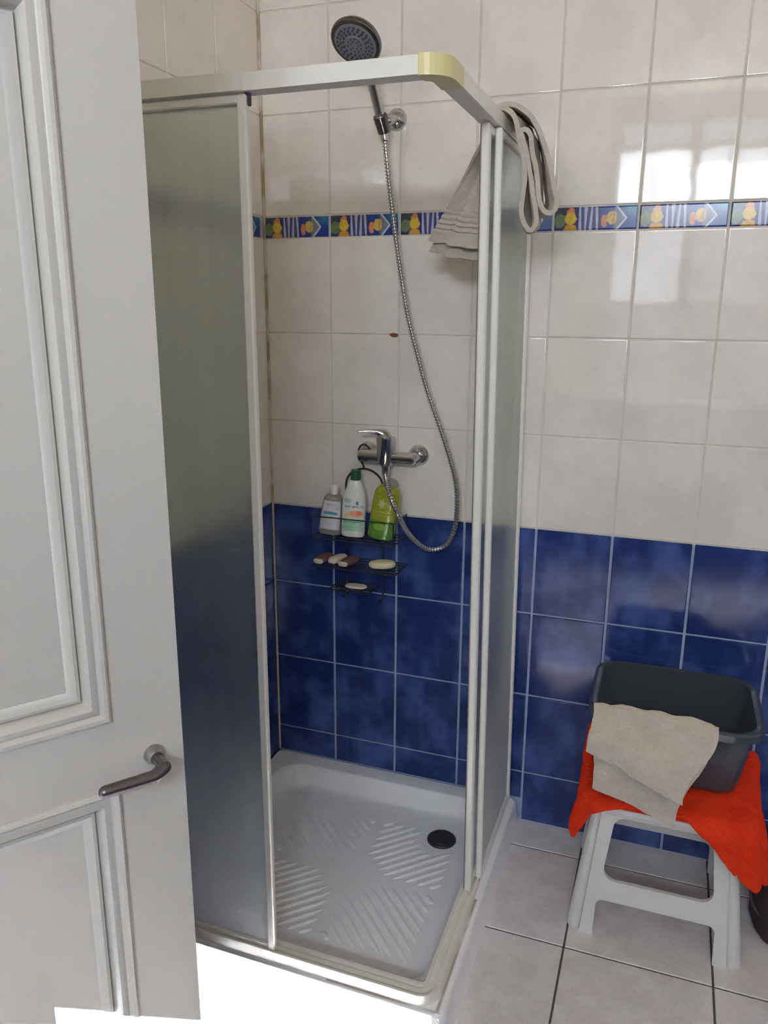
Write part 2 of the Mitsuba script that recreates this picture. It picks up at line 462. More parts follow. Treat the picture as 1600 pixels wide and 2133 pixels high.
# the uppermost lights look over the roofs into the bright sky; the transom above is screened
for x0, x1, L in ((.675, .830, 3.0), (.830, .925, 1.2), (.925, 1.085, 6.0), (1.155, 1.335, 7.5), (1.335, 1.605, 5.0), (1.605, 1.865, 1.2)):
    pane(x0 + .004, x1 - .004, 2.10, 2.32, PANE_L * L, DAY, True)
for x0, x1, L in ((.675, 1.085, 1.3), (1.155, 1.865, .9)):
    pane(x0, x1, 2.32, WT - .02, PANE_L * L, DAY, True)
for x0, x1 in casements:
    pane(x0 + .035, x1 - .035, WT + .02, WZ1 - .035, PANE_L * .2, DAY, False)
for x in (1.335, 1.605):
    add('glazing_bar', box([x - .008, FY - .06, 2.09], [x + .008, FY - .03, WT - .01], .002), 'window_paint', 'window_1')

# ------------------------------------------------------------------ shower tray
TX, TY, TZ = .797, -.803, .070
N_ = 10
def R(x0, y0, x1, y1, r, z):
    q = ring(x0, y0, x1, y1, r, N_); return np.c_[q, np.full(len(q), z)]
tray = loft([R(.003, TY - .016, TX, -.003, .02, 0.0), R(.003, TY - .002, TX - .008, -.003, .02, TZ - .012), R(.003, TY + .001, TX - .010, -.003, .02, TZ - .004),
             R(.004, TY + .005, TX - .014, -.004, .02, TZ), R(.048, TY + .046, TX - .056, -.050, .075, TZ),
             R(.054, TY + .052, TX - .062, -.057, .075, TZ - .003), R(.058, TY + .057, TX - .066, -.062, .078, TZ - .012),
             R(.078, TY + .078, TX - .083, -.085, .085, .028), R(.090, TY + .090, TX - .095, -.097, .085, .0215), R(.108, TY + .108, TX - .113, -.115, .08, .020)])
TR = 'shower_tray'
add('basin', tray, 'tray_ceramic', TR, smooth=35)
labels[TR] = {'label': 'white square ceramic shower tray with ribbed floor, in the tiled corner', 'category': 'shower tray'}
add('plinth', box([.003, -.884, 0], [TX - .02, TY + .02, .016], .005), 'floor_tile_glaze', TR)
ccx, ccy = .420, -.410
def ridge(p, q):
    p, q = np.r_[p, .0195], np.r_[q, .0195]
    d = (q - p)[:2]; L = np.linalg.norm(d)
    k = np.linspace(0, 1, 9); pts = p + (q - p) * k[:, None]
    rad = .0078 * np.sqrt(np.clip(1 - (2 * k - 1) ** 8, .05, 1))
    m = tube(pts, rad, 8); m.vertices[:, 2] = .0195 + (m.vertices[:, 2] - .0195) * .52
    return m
pit = .0237
for sx, sy in ((-1, 1), (1, 1), (1, -1), (-1, -1)):
    # each quadrant a diamond of ridges at 45 degrees, alternating so that they make a star
    e1 = np.array([sx, sy]) / math.sqrt(2)          # outward
    e2 = np.array([-e1[1], e1[0]])                  # across
    along = e1
    for k in range(-6, 7):
        o = k * pit
        a0 = max(.074, .020 + abs(o)); a1 = .338 - abs(o)
        if a1 - a0 < .03: continue
        p0 = np.array([ccx, ccy]) + along * a0 + e2 * o
        p1 = np.array([ccx, ccy]) + along * a1 + e2 * o
        # keep clear of the drain
        L = np.linalg.norm(p1 - p0); n = 30; seg = [p0 + (p1 - p0) * t for t in np.linspace(0, 1, n)]
        near = [i for i, s in enumerate(seg) if np.linalg.norm(s - np.array([.612, -.198])) < .062]
        if near: seg = seg[:near[0]]
        if len(seg) < 6: continue
        add('ridge', ridge(seg[0], seg[-1]), 'tray_ceramic', TR, smooth=60)
drain = lathe([[0, .006], [.028, .0065], [.037, .005], [.041, .001], [.041, -.004], [0, -.004]], 36, (.612, -.198, .0215))
dk = add('drain_cover', drain, 'dark_rubber', TR)
labels[dk] = {'label': 'round black drain cover'}
ring_d = trimesh.creation.torus(.031, .0018, major_sections=36, minor_sections=8); ring_d.apply_translation([.612, -.198, .0278])
add('ring', ring_d, 'dark_rubber', dk)

# ------------------------------------------------------------------ shower enclosure
SE = 'shower_enclosure'
LEAN = -.012
labels[SE] = {'label': 'white framed corner shower enclosure with frosted sliding glass panels', 'category': 'shower enclosure'}
def lean(m): return shear_x(m, LEAN, .08)
zb, zt = .070, 1.832
Fy0, Fy1 = -.796, -.760       # front rails, outer and inner face
Sx0, Sx1 = .732, .767         # side rails (at z=.08)
r_o = .045
def L_path(x0, y0, x1, y1, r, n=10):
    """from (x0,y0) along x to the corner (x1,y0), rounded, then along y to (x1,y1)"""
    pts = [[x0, y0], [x1 - r, y0]]
    pts += [[x1 - r + r * math.sin(a), y0 + r - r * math.cos(a)] for a in np.linspace(0, math.pi / 2, n)[1:]]
    return np.array(pts + [[x1, y1]])
def L_band(o, z0, z1, x0, y1, th=(0, .036)):
    outer = L_path(x0, Fy0, Sx1, y1, r_o); inner = L_path(x0, Fy1, Sx0, y1, .012)
    poly = sg.Polygon(np.vstack([outer, inner[::-1]]))
    return poly
lower = L_band(0, 0, 0, .004, -.006)
gut = lower.buffer(-.009)
low = cat_(move(extr(lower, .016), [0, 0, zb]), move(extr(lower.difference(lower.buffer(-.005)), .010), [0, 0, zb + .016]))
add('bottom_rail', lean(low), 'frame_plastic', SE)
mid = lower.buffer(-.014)
add('bottom_track', lean(move(extr(mid, .008), [0, 0, zb + .016])), 'frame_plastic', SE)
def top_piece(poly):
    return cat_(move(extr(poly, .028), [0, 0, zt]))
cut_f, cut_s, cut_t = .700, -.700, .3925
X0 = LEAN * (zt - .08)
front_main = lower.intersection(sg.box(cut_t + .001, -1, cut_f - X0, 0))
front_left = sg.box(.004, Fy0 - .002, cut_t, Fy1 + .002)
side = lower.intersection(sg.box(.5, cut_s, 1, 0))
corner = lower.intersection(sg.box(cut_f - X0, -1, 1, cut_s)).buffer(.0012)
add('top_rail', lean(top_piece(front_main)), 'frame_plastic', SE)
add('top_rail', cat_(move(extr(front_left, .029), [0, 0, zt + .001])), 'frame_plastic', SE)
add('top_rail', lean(top_piece(side)), 'frame_plastic', SE)
ck = add('corner_cap', lean(move(extr(corner, .031), [0, 0, zt - .0015])), 'yellowed_plastic', SE)
labels[ck] = {'label': 'yellowed plastic corner cap of the top rail'}
# wall profiles
wp = add('wall_profile', lean(cat_(box([Sx0 + .004, -.016, zb + .016], [Sx1 - .006, -.001, zt], .003), box([Sx0 + .012, -.034, zb + .02], [Sx1 - .014, -.014, zt - .002], .002))), 'frame_plastic', SE)
add('wall_profile', cat_(box([.001, Fy0 + .003, zb + .016], [.028, Fy1 - .003, zt], .003)), 'frame_plastic', SE)
def panel(x0, y0, x1, y1, th, name, rail=.016, stile=.019, side_=False, zlo=.094, zhi=1.829):
    """an upright framed panel between two plan points, th thick"""
    p = add_empty = None
    if side_:
        fr = [box([x0, y0, zlo], [x0 + th, y0 + stile, zhi], .003), box([x0, y1 - stile, zlo], [x0 + th, y1, zhi], .003)]
        ra = [box([x0 + .002, y0 + stile, zlo], [x0 + th - .002, y1 - stile, zlo + rail], .002), box([x0 + .002, y0 + stile, zhi - rail], [x0 + th - .002, y1 - stile, zhi], .002)]
        gl = box([x0 + th / 2, y0 + .01, zlo + .01], [x0 + th / 2 + .0002, y1 - .01, zhi - .01], 0)
        q = [[x0 + th / 2, y0 + stile * .8, zlo + .01], [x0 + th / 2, y1 - stile * .8, zlo + .01], [x0 + th / 2, y1 - stile * .8, zhi - .01], [x0 + th / 2, y0 + stile * .8, zhi - .01]]
    else:
        fr = [box([x0, y0, zlo], [x0 + stile, y0 + th, zhi], .003), box([x1 - stile, y0, zlo], [x1, y0 + th, zhi], .003)]
        ra = [box([x0 + stile, y0 + .002, zlo], [x1 - stile, y0 + th - .002, zlo + rail], .002), box([x0 + stile, y0 + .002, zhi - rail], [x1 - stile, y0 + th - .002, zhi], .002)]
        q = [[x0 + stile * .8, y0 + th / 2, zlo + .01], [x1 - stile * .8, y0 + th / 2, zlo + .01], [x1 - stile * .8, y0 + th / 2, zhi - .01], [x0 + stile * .8, y0 + th / 2, zhi - .01]]
    g = tm(q, [[0, 1, 2], [0, 2, 3]])
    f_ = (lambda m: lean(m)) if side_ else (lambda m: m)
    k = free(SE + '__' + name)
    for s in fr: add('stile', f_(s), 'frame_plastic', k)
    for s in ra: add('rail', f_(s), 'frame_plastic', k)
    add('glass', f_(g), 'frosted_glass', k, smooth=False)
    return k
# front: fixed pane at the wall, the sliding one pushed behind it
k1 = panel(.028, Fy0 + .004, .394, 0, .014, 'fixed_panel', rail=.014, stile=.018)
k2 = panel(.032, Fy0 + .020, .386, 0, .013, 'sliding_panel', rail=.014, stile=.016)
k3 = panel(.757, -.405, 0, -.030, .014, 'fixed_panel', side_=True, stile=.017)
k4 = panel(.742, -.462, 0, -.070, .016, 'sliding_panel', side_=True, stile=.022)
add('seal', lean(box([.7395, -.458, .098], [.7425, -.446, 1.826], .0008)), 'seal_rubber', k4)
labels[k1] = {'label': 'frosted glass panel on the front side next to the door'}
labels[k3] = {'label': 'frosted glass panel on the right side at the wall'}
add('roller_cap', lean(box([.747, -.466, .086], [.753, -.456, .094], .002)), 'dark_rubber', k4)
add('stop', lean(box([.760, -.409, .084], [.768, -.404, .096], .002)), 'dark_rubber', k3)
add('roller_cap', box([.388, Fy0 + .010, 1.812], [.397, Fy0 + .022, 1.834], .002), 'dark_rubber', k1)

# ------------------------------------------------------------------ hand shower, holder, hose, mixer
hol = np.array([.389, 0, 1.946])
SH = 'shower_holder'
labels[SH] = {'label': 'round chrome wall holder carrying the hand shower high on the tiles', 'category': 'shower holder'}
add('rosette', lathe([[0, .020], [.010, .020], [.016, .017], [.024, .008], [.027, .002], [.027, 0], [0, 0]], 40, hol, (0, -1, 0)), 'chrome', SH)
hb, ht = np.array([.381, -.072, 1.905]), np.array([.365, -.142, 2.036])     # handle, bottom and top
hd = (ht - hb) / np.linalg.norm(ht - hb)
add('arm', tmm(hull((hol + [0, -.015, 0], .012), (hol + [-.004, -.050, -.012], .011), seg=24)), 'chrome', SH)
cl = hb + hd * .018
add('clip', lathe([[.0125, -.020], [.0155, -.020], [.0185, .018], [.0165, .022], [.0135, .020], [.0125, -.020]], 32, cl, hd), 'dark_chrome', SH)
HS = 'hand_shower'
labels[HS] = {'label': 'chrome hand shower with a round grey spray head above the top rail', 'category': 'shower head'}
s_ = np.linspace(0, 1, 24)
hp = spline([hb - hd * .008, hb + hd * .06, ht, ht + np.array([-.004, -.028, .034])], 24)
add('handle', tube(hp, .0098 + .0042 * np.sin(np.clip(s_ * 1.1, 0, 1) * math.pi / 2) , 20), 'chrome', HS, smooth=50)
hn = np.array([-.09, -.58, -.81]); hn /= np.linalg.norm(hn)
hc = np.array([.360, -.203, 2.073])
head = lathe([[0, -.030], [.020, -.029], [.040, -.022], [.054, -.011], [.060, -.002], [.0605, .004], [.058, .008], [.050, .0095], [0, .0105]], 48, hc, hn)
add('head', head, 'dark_chrome', HS, smooth=40)
fk = add('spray_face', lathe([[0, .0135], [.020, .0135], [.022, .012], [.047, .0115], [.050, .0098], [0, .0095]], 48, hc, hn), 'spray_plastic', HS)
Mh = trimesh.geometry.align_vectors([0, 0, 1], hn); Mh[:3, 3] = hc
nz = []
for rr_, cnt in ((.009, 6), (.016, 10), (.028, 16), (.035, 20), (.042, 24)):
    for k in range(cnt):
        a = 2 * math.pi * k / cnt + rr_ * 40
        c = trimesh.creation.cylinder(.0024 if rr_ > .02 else .0018, .004, sections=7); c.apply_translation([rr_ * math.cos(a), rr_ * math.sin(a), .0135 if rr_ < .02 else .0122])
        nz.append(c)
nk = add('nozzles', xf(cat_(*nz), Mh), 'nozzle_rubber', HS, kind='stuff')

MX = 'shower_mixer'
labels[MX] = {'label': 'chrome single lever shower mixer on the white tiles', 'category': 'tap'}
xl, xr, mz = .313, .463, 1.083
for x in (xl, xr):
    add('rosette', lathe([[0, .018], [.014, .018], [.020, .014], [.0285, .004], [.030, 0], [0, 0]], 40, (x, 0, mz), (0, -1, 0)), 'chrome', MX)
    add('union', tmm(hull(((x, -.015, mz), .0125), ((x + (.006 if x == xl else -.006), -.052, mz), .0135), seg=24)), 'chrome', MX)
bar = tube([[xl - .008, -.058, mz], [xl - .004, -.058, mz], [.34, -.058, mz], [.43, -.058, mz], [xr + .004, -.058, mz], [xr + .008, -.058, mz]], [.012, .0165, .0175, .0165, .0165, .012], 24)
add('body', bar, 'chrome', MX, smooth=40)
cx_ = .386
add('cartridge_housing', lathe([[0, -.024], [.014, -.024], [.019, -.019], [.0235, -.004], [.0235, .036], [.0245, .048], [.023, .060], [.016, .068], [0, .070]], 36, (cx_, -.062, mz), (0, -.06, 1)), 'chrome', MX)
lp = [(cx_ + .002, -.066, mz + .058, .0165), (cx_ - .006, -.070, mz + .066, .0130), (cx_ - .018, -.078, mz + .0715, .0080), (cx_ - .036, -.088, mz + .0745, .0050), (cx_ - .064, -.100, mz + .0735, .0034)]
lev = m3.Manifold.batch_boolean([hull((a[:3], a[3]), (b[:3], b[3]), seg=20) for a, b in zip(lp[:-1], lp[1:])], m3.OpType.Add)
add('lever', tmm(lev), 'chrome', MX, smooth=50)
add('outlet', lathe([[0, -.016], [.0095, -.016], [.011, -.012], [.011, .004], [0, .004]], 24, (cx_ + .001, -.062, mz - .026), (0, 0, 1)), 'chrome', MX)

hose_pts = [[cx_ + .001, -.062, 1.046], [cx_ + .002, -.066, 1.036], [.4000, -.094, 1.030], [.4135, -.122, 1.018], [.4278, -.143, .9995], [.4413, -.149, .9724], [.4541, -.143, .9424], [.4667, -.120, .8998], [.4865, -.092, .8606], [.5194, -.070, .8350],
            [.5577, -.057, .8435], [.5813, -.050, .8834], [.5891, -.046, .9512], [.584, -.044, 1.020], [.563, -.044, 1.095], [.533, -.044, 1.178], [.500, -.044, 1.262], [.468, -.045, 1.365], [.442, -.047, 1.459],
            [.424, -.050, 1.555], [.409, -.055, 1.652], [.393, -.062, 1.780], [.384, -.069, 1.870], [.3815, -.071, 1.897]]
dense = spline(hose_pts, 3000)
sl = np.r_[0, np.cumsum(np.linalg.norm(np.diff(dense, axis=0), axis=1))]
ns = 3300
q = np.linspace(0, sl[-1], ns)
hp3 = np.stack([np.interp(q, sl, dense[:, k]) for k in range(3)], 1)
ph = (q / .0082) % 1
rad = .0044 + .0029 * np.clip(2.2 * np.sin(ph * math.pi) - .7, 0, 1)
HO = 'shower_hose'
labels[HO] = {'label': 'ribbed silver shower hose hanging in a long loop from the mixer', 'category': 'hose'}
add('corrugated_tube', tube(hp3, rad, 12), 'chrome', HO, smooth=60)
for pt, dr_ in ((hp3[4], (0, 0, 1)), (hp3[-6], hp3[-1] - hp3[-12])):
    add('end_nut', lathe([[0, -.012], [.0085, -.012], [.0098, -.009], [.0098, .009], [.0085, .012], [0, .012]], 16, pt, dr_), 'chrome', HO)

# ------------------------------------------------------------------ wire caddy
CD = 'shower_caddy'
labels[CD] = {'label': 'black wire shower caddy hooked over the mixer', 'category': 'shower caddy'}
w = .0017
def wires(*ls, r=w, closed=False):
    return cat_(*[tube(polyline(l, .02) if len(l) < 6 else l, r, 7, closed=False) for l in ls])
yb = -.014
vx0, vx1 = .250, .364
add('upright', wires([[vx0, yb, .93], [vx0, yb, .655], [vx0 - .004, yb - .012, .640], [vx0 - .012, yb - .02, .650]], r=.0026), 'black_wire', CD)
add('upright', wires([[vx1, yb, .99], [vx1, yb, .655], [vx1 - .002, yb - .012, .640], [vx1 - .004, yb - .02, .650]], r=.0026), 'black_wire', CD)
arc = [[vx0, yb, .93]] + [[.307 - .057 * math.cos(a), yb - .004, .985 + .052 * math.sin(a)] for a in np.linspace(.0, math.pi, 16)] + [[vx1, yb, .93]]
add('hanger_arch', tube(spline(arc, 40), .0028, 8), 'black_wire', CD)
hook = [[.307, yb - .006, 1.036], [.3015, yb - .012, 1.06], [.2965, -.034, 1.085], [.301, -.036, 1.103], [.313, -.036, 1.110], [.324, -.034, 1.104], [.329, -.032, 1.096]]
add('hook', tube(spline(hook, 36), .0028, 8), 'black_wire', CD)
def shelf(name, x0, x1, z, y0, y1, nx, rail=None, tilt=0):
    ls = [[[x0, y0, z], [x1, y0, z], [x1, y1, z], [x0, y1, z], [x0, y0, z]]]
    for y in np.linspace(y0, y1, nx + 2)[1:-1]:
        ls.append([[x0, y, z], [x1, y, z]])
    for x in (x0 + .25 * (x1 - x0), x0 + .75 * (x1 - x0)):
        ls.append([[x, y0, z - .002], [x, y1, z - .002]])
    k = add(name, wires(*ls), 'black_wire', CD)
    if rail:
        zr = z + rail
        add('guard_rail', wires([[x0, y1 + .0, zr], [x0, y0, zr], [x1, y0, zr], [x1, y1, zr]], [[x0, y0, z], [x0, y0, zr]], [[x1, y0, z], [x1, y0, zr]], [[x0, y1, z], [x0, y1, zr]], [[x1, y1, z], [x1, y1, zr]]), 'black_wire', k)
    return k
shelf('basket', .188, .434, .850, -.128, yb, 3, .064)
sk = shelf('shelf', .186, .440, .766, -.128, yb, 4)
shelf('soap_dish', .228, .352, .690, -.098, yb, 3)

# ------------------------------------------------------------------ bottles
def bottle_body(prof, ky, rot_deg=0):
    return prof
def el_loft(prof, wx, wy, p=2.4, n=36):
    """stack of super-ellipses: prof rows (z, scale_x, scale_y)"""
    a = np.linspace(0, 2 * np.pi, n, endpoint=False)
    ca, sa = np.cos(a), np.sin(a)
    bx, by = np.sign(ca) * np.abs(ca) ** (2 / p), np.sign(sa) * np.abs(sa) ** (2 / p)
    return loft([np.stack([wx * sx * bx, wy * sy * by, np.full(n, z)], 1) for z, sx, sy in prof])
def wrap_label(prof, wx, wy, z0, z1, half, p=2.4, off=.0006, nu=16, nv=14):
    """printed patch that follows the bottle's front (towards -y)"""
    pr = np.array(prof); th = np.linspace(-math.pi / 2 - half, -math.pi / 2 + half, nu); zz = np.linspace(z0, z1, nv)
    V, U = [], []
    for j, z in enumerate(zz):
        sx, sy = np.interp(z, pr[:, 0], pr[:, 1]), np.interp(z, pr[:, 0], pr[:, 2])
        for i, t in enumerate(th):
            c, s = math.cos(t), math.sin(t)
            x, y = np.sign(c) * abs(c) ** (2 / p), np.sign(s) * abs(s) ** (2 / p)
            V.append([(wx * sx + off) * x, (wy * sy + off) * y, z]); U.append([i / (nu - 1), j / (nv - 1)])
    F = []
    for j in range(nv - 1):
        for i in range(nu - 1):
            k = j * nu + i; F += [[k, k + 1, k + nu + 1], [k, k + nu + 1, k + nu]]
    return tm(V, F), np.array(U)

def scribble(u, v, cx, cy, wx, wy, cols):
    """a line of small printed letters, too small to read"""
    x = (u - cx) / wx; y = (v - cy) / wy
    ins = (1 - smoothstep(.95, 1.0, dr.abs(x))) * (1 - smoothstep(.85, 1.0, dr.abs(y)))
    k = cell_rand(dr.floor((x + 1) * cols), dr.floor((y + 1) * 2.5), cx * 91)
    return ins * smoothstep(.35, .5, k)

def f_label_mid(p, n, uv):
    u, v = uv.x, uv.y
    c = mi.Color3f(lin(228, 228, 224))
    def bl(cx, cy, rx, ry, k=6):
        return 1 - smoothstep(.6, 1.1, dr.sqrt(dr.square((u - cx) / rx) + dr.square((v - cy) / ry)) + .6 * (noise(u * k, v * k * 1.6, cx * 9) - .5))
    c = mix(c, lin(150, 196, 196), bl(.25, .83, .2, .06) * .8)
    c = mix(c, lin(96, 118, 120), bl(.62, .78, .07, .055, 14))
    c = mix(c, lin(112, 132, 130), scribble(u, v, .58, .69, .40, .032, 9) * .85)
    c = mix(c, lin(240, 168, 132), bl(.62, .52, .26, .10)); c = mix(c, lin(236, 122, 90), bl(.72, .53, .12, .06, 12) * .9)
    c = mix(c, lin(236, 208, 150), bl(.33, .46, .13, .06))
    c = mix(c, lin(150, 208, 168), smoothstep(.06, .08, v) * (1 - smoothstep(.34, .36, v)) * smoothstep(.05, .12, u) * (1 - smoothstep(.85, .95, u)) * .8)
    c = mix(c, lin(92, 160, 116), scribble(u, v, .42, .30, .32, .028, 8) * .7 + scribble(u, v, .42, .17, .36, .02, 11) * .4)
    return c
def f_label_left(p, n, uv):
    u, v = uv.x, uv.y
    c = mi.Color3f(lin(214, 212, 218))
    c = mix(c, lin(146, 146, 160), scribble(u, v, .55, .86, .3, .05, 6) * .5 + scribble(u, v, .7, .74, .16, .06, 4) * .5)
    c = mix(c, lin(84, 158, 176), (1 - smoothstep(.04, .06, dr.abs(v - .53 - .05 * dr.sin(u * 3)))) * smoothstep(.1, .2, u) * (1 - smoothstep(.75, .85, u)))
    c = mix(c, lin(120, 140, 160), scribble(u, v, .45, .455, .35, .02, 12) * .6)
    c = mix(c, lin(184, 178, 184), scribble(u, v, .5, .22, .4, .1, 10) * .3)
    return c
def f_gel(p, n, uv):
    t = smoothstep(.905, .945, p.z + .006 * (noise(p.x * 60, 1.0, 2.0) - .5))
    c = mix(lin(84, 132, 52), lin(146, 150, 36), t)
    return c * (.9 + .2 * fbm(p.x * 60, p.y * 60, p.z * 60, 2))
def f_label_gel(p, n, uv):
    u, v = uv.x, uv.y
    t = smoothstep(.36, .42, v)
    c = mix(lin(92, 140, 60), lin(152, 156, 44), t)
    a = dr.atan2(v - .80, (u - .42) * 1.0); r = dr.sqrt(dr.square((u - .42) / .9) + dr.square(v - .80))
    c = mix(c, lin(206, 204, 150), (1 - smoothstep(.06, .14, r - .03 * dr.sin(a * 6))) * .8)
    c = mix(c, lin(196, 196, 120), scribble(u, v, .5, .60, .3, .028, 9) * .7 + scribble(u, v, .55, .52, .26, .02, 10) * .5)
    c = mix(c, lin(168, 178, 130), smoothstep(.62, .68, u) * (1 - smoothstep(.86, .92, u)) * smoothstep(.40, .42, v) * (1 - smoothstep(.54, .56, v)) * .5)
    e = dr.sqrt(dr.square((u - .42) / .22) + dr.square((v - .24) / .10))
    c = mix(c, lin(150, 180, 70), (1 - smoothstep(.7, 1.1, e)) * .7)
    return c
mat('label_print', proc(f_label_mid), .35)
mat('label_print_blue', proc(f_label_left), .35)
mat('gel_plastic', proc(f_gel), .16, specular=.55)
mat('label_print_green', proc(f_label_gel), .2)

def TR_(x, y, z, lean_deg=0, yaw=0):
    return T().translate([x, y, z]).rotate([0, 1, 0], lean_deg).rotate([0, 0, 1], yaw)
zs = .8526
# left: clear bottle, white cap
B = 'shampoo_bottle'
labels[B] = {'label': 'clear squat bottle with white cap, leftmost in the caddy basket', 'category': 'bottle', 'group': 'bottles in the caddy basket'}
pl = [(0, .92, .9), (.004, .99, 1), (.06, .93, .97), (.10, .80, .92), (.108, .74, .86), (.114, .58, .7), (.118, .34, .55)]
M0 = TR_(.222, -.074, zs + .0012, 7, 12)
add('body', el_loft(pl, .034, .021), 'clear_plastic', B, smooth=40, to_world=M0)
m_, u_ = wrap_label(pl, .034, .021, .016, .100, .95)
add('label', mikit.ply(m_, 'label_print_blue', smooth=True, uv=u_), None, B, to_world=M0)
add('cap', lathe([[0, 0], [.011, 0], [.0115, .002], [.0115, .022], [.010, .025], [0, .0255]], 28, (0, 0, .116)), 'bottle_white', B, to_world=M0)
# middle: tall white bottle, dark green cap
B = 'shampoo_bottle_001'
labels[B] = {'label': 'tall white bottle with dark green cap and orange fruit print', 'category': 'bottle', 'group': 'bottles in the caddy basket'}
pm = [(0, .92, .9), (.004, 1, 1), (.09, 1.0, 1), (.115, .93, .97), (.135, .78, .88), (.150, .60, .74), (.160, .44, .6), (.164, .36, .52)]
M0 = TR_(.294, -.074, zs + .0008, 3, 12)
add('body', el_loft(pm, .0335, .021), 'bottle_white', B, smooth=40, to_world=M0)
m_, u_ = wrap_label(pm, .0335, .021, .010, .125, 1.15)
add('label', mikit.ply(m_, 'label_print', smooth=True, uv=u_), None, B, to_world=M0)
add('cap', lathe([[0, 0], [.0145, 0], [.015, .002], [.014, .026], [.012, .028], [0, .0285]], 28, (0, 0, .163)), 'cap_green', B, to_world=M0)
# right: green gel bottle
B = 'shower_gel_bottle'
labels[B] = {'label': 'translucent olive green shower gel bottle on the right of the basket', 'category': 'bottle', 'group': 'bottles in the caddy basket'}
pg = [(0, .88, .88), (.005, .98, 1), (.06, 1.0, 1), (.11, .98, 1.0), (.132, .93, .96), (.144, .82, .86), (.151, .62, .7), (.153, .4, .5)]
M0 = TR_(.377, -.072, zs + .0030, 9, 10)
add('body', el_loft(pg, .0385, .026), 'gel_plastic', B, smooth=40, to_world=M0)
m_, u_ = wrap_label(pg, .0385, .026, .010, .128, 1.0)
add('label', mikit.ply(m_, 'label_print_green', smooth=True, uv=u_), None, B, to_world=M0)
add('cap', lathe([[0, 0], [.015, 0], [.016, .002], [.0165, .012], [.014, .020], [.008, .024], [0, .0245]], 28, (.006, .004, .148)), 'clear_plastic', B, to_world=M0)

# ------------------------------------------------------------------ soaps
def soap(lx, ly, lz, p=3.0, wear=0):
    z = np.linspace(-1, 1, 9)
    pr = [(lz * (t + 1) / 2, (1 - abs(t) ** 3.2 * .28), (1 - abs(t) ** 3.2 * .28)) for t in z]
    pr[0] = (pr[0][0], .6, .6); pr[-1] = (pr[-1][0], .6, .6)
    return el_loft(pr, lx / 2, ly / 2, p)
zs2 = .7688
def put_soap(name, mesh, m, x, y, z, yaw, label, tx=0):
    k = add(name, mesh, m, smooth=50, to_world=T().translate([x, y, z]).rotate([0, 0, 1], yaw).rotate([1, 0, 0], tx), label=label, cat='soap', group='soaps in the wire caddy')
    return k
put_soap('soap_bar', soap(.034, .070, .018), 'soap_brown', .206, -.078, zs2, -8, 'brown soap bar at the left end of the middle caddy shelf')
k = put_soap('soap_bar', soap(.032, .072, .018), 'soap_white', .246, -.074, zs2, -14, 'white soap bar lying between two brown soap bars')
put_soap('soap_bar', soap(.034, .070, .017), 'soap_brown', .284, -.078, zs2, -12, 'brown soap bar on the shelf right beside the white bar')
put_soap('soap_bar', soap(.076, .048, .020, 2.1), 'soap_cream', .385, -.080, zs2, 24, 'cream oval soap at the right end of the middle caddy shelf')
put_soap('soap_bar', soap(.066, .036, .009, 2.4), 'soap_white', .300, -.066, .6932, 4, 'thin worn white soap in the lowest caddy dish')
pale = el_loft([(0, .7, .7), (.003, 1, 1), (.010, 1, 1), (.013, .7, .7)], .0150, .006, 3)
for s, x, y, yaw in (('soap_bar', .206, -.078, -8), ('soap_bar_002', .284, -.078, -12)):
    kk = add('worn_edge', pale, 'soap_white', s, to_world=T().translate([x, y, zs2]).rotate([0, 0, 1], yaw).translate([0, -.033, .001]))
    labels[kk] = {'label': 'pale worn front edge of the soap'}

# ------------------------------------------------------------------ bath towel over the side rail
BT = 'bath_towel'
labels[BT] = {'label': 'beige bath towel draped over the side rail of the shower enclosure', 'category': 'towel'}
curve = np.array([[.7375, 1.867], [.7522, 1.8678], [.7664, 1.8536], [.7767, 1.8219], [.7877, 1.7765], [.7915, 1.7402], [.7894, 1.7036], [.7868, 1.676], [.7919, 1.6525], [.8056, 1.6381], [.8149, 1.6472],
    [.8176, 1.6704], [.811, 1.7028], [.8057, 1.7304], [.7979, 1.767], [.7883, 1.8034], [.7850, 1.8286], [.791, 1.8285], [.8043, 1.7936], [.8139, 1.7572], [.8203, 1.7116], [.8254, 1.6885], [.8341, 1.6735], [.8479, 1.6694],
    [.8578, 1.681], [.8541, 1.7103], [.8428, 1.7558], [.8288, 1.8011], [.8116, 1.8357], [.7892, 1.8617], [.7616, 1.8760], [.7300, 1.8740]])
curve[0] = [.715, 1.866]
c2 = np.c_[curve, np.zeros(len(curve))]; cc = spline(c2, 150)[:, :2]
ny = 36; yy = np.linspace(-.368, -.215, ny)
P = np.zeros((len(cc), ny, 3))
for j, y in enumerate(yy):
    t = (y - yy[0]) / (yy[-1] - yy[0])
    xm = np.where(cc[:, 1] > 1.855, cc[:, 0], .782)
    P[:, j, 0] = xm + (cc[:, 0] - xm) * (1 - .55 * t) - .006 * t * (cc[:, 1] > 1.855) + .004 * np.sin(7 * t + cc[:, 1] * 9) * np.clip((1.86 - cc[:, 1]) / .1, 0, 1)
    P[:, j, 2] = cc[:, 1] - .010 * np.sin(t * 3) * np.clip((1.86 - cc[:, 1]) / .2, 0, 1)
    P[:, j, 2] += .026 * t * np.clip((1.86 - cc[:, 1]) / .2, 0, 1)
    P[:, j, 1] = y + .006 * np.sin(cc[:, 1] * 40)
nz_ = meshkit.fbm(P * 60, 2)[..., None] - .5
P += nz_ * [.002, 0, .002]
add('outer_folds', sheet(P, .0095), 'beige_terry', BT, smooth=70)
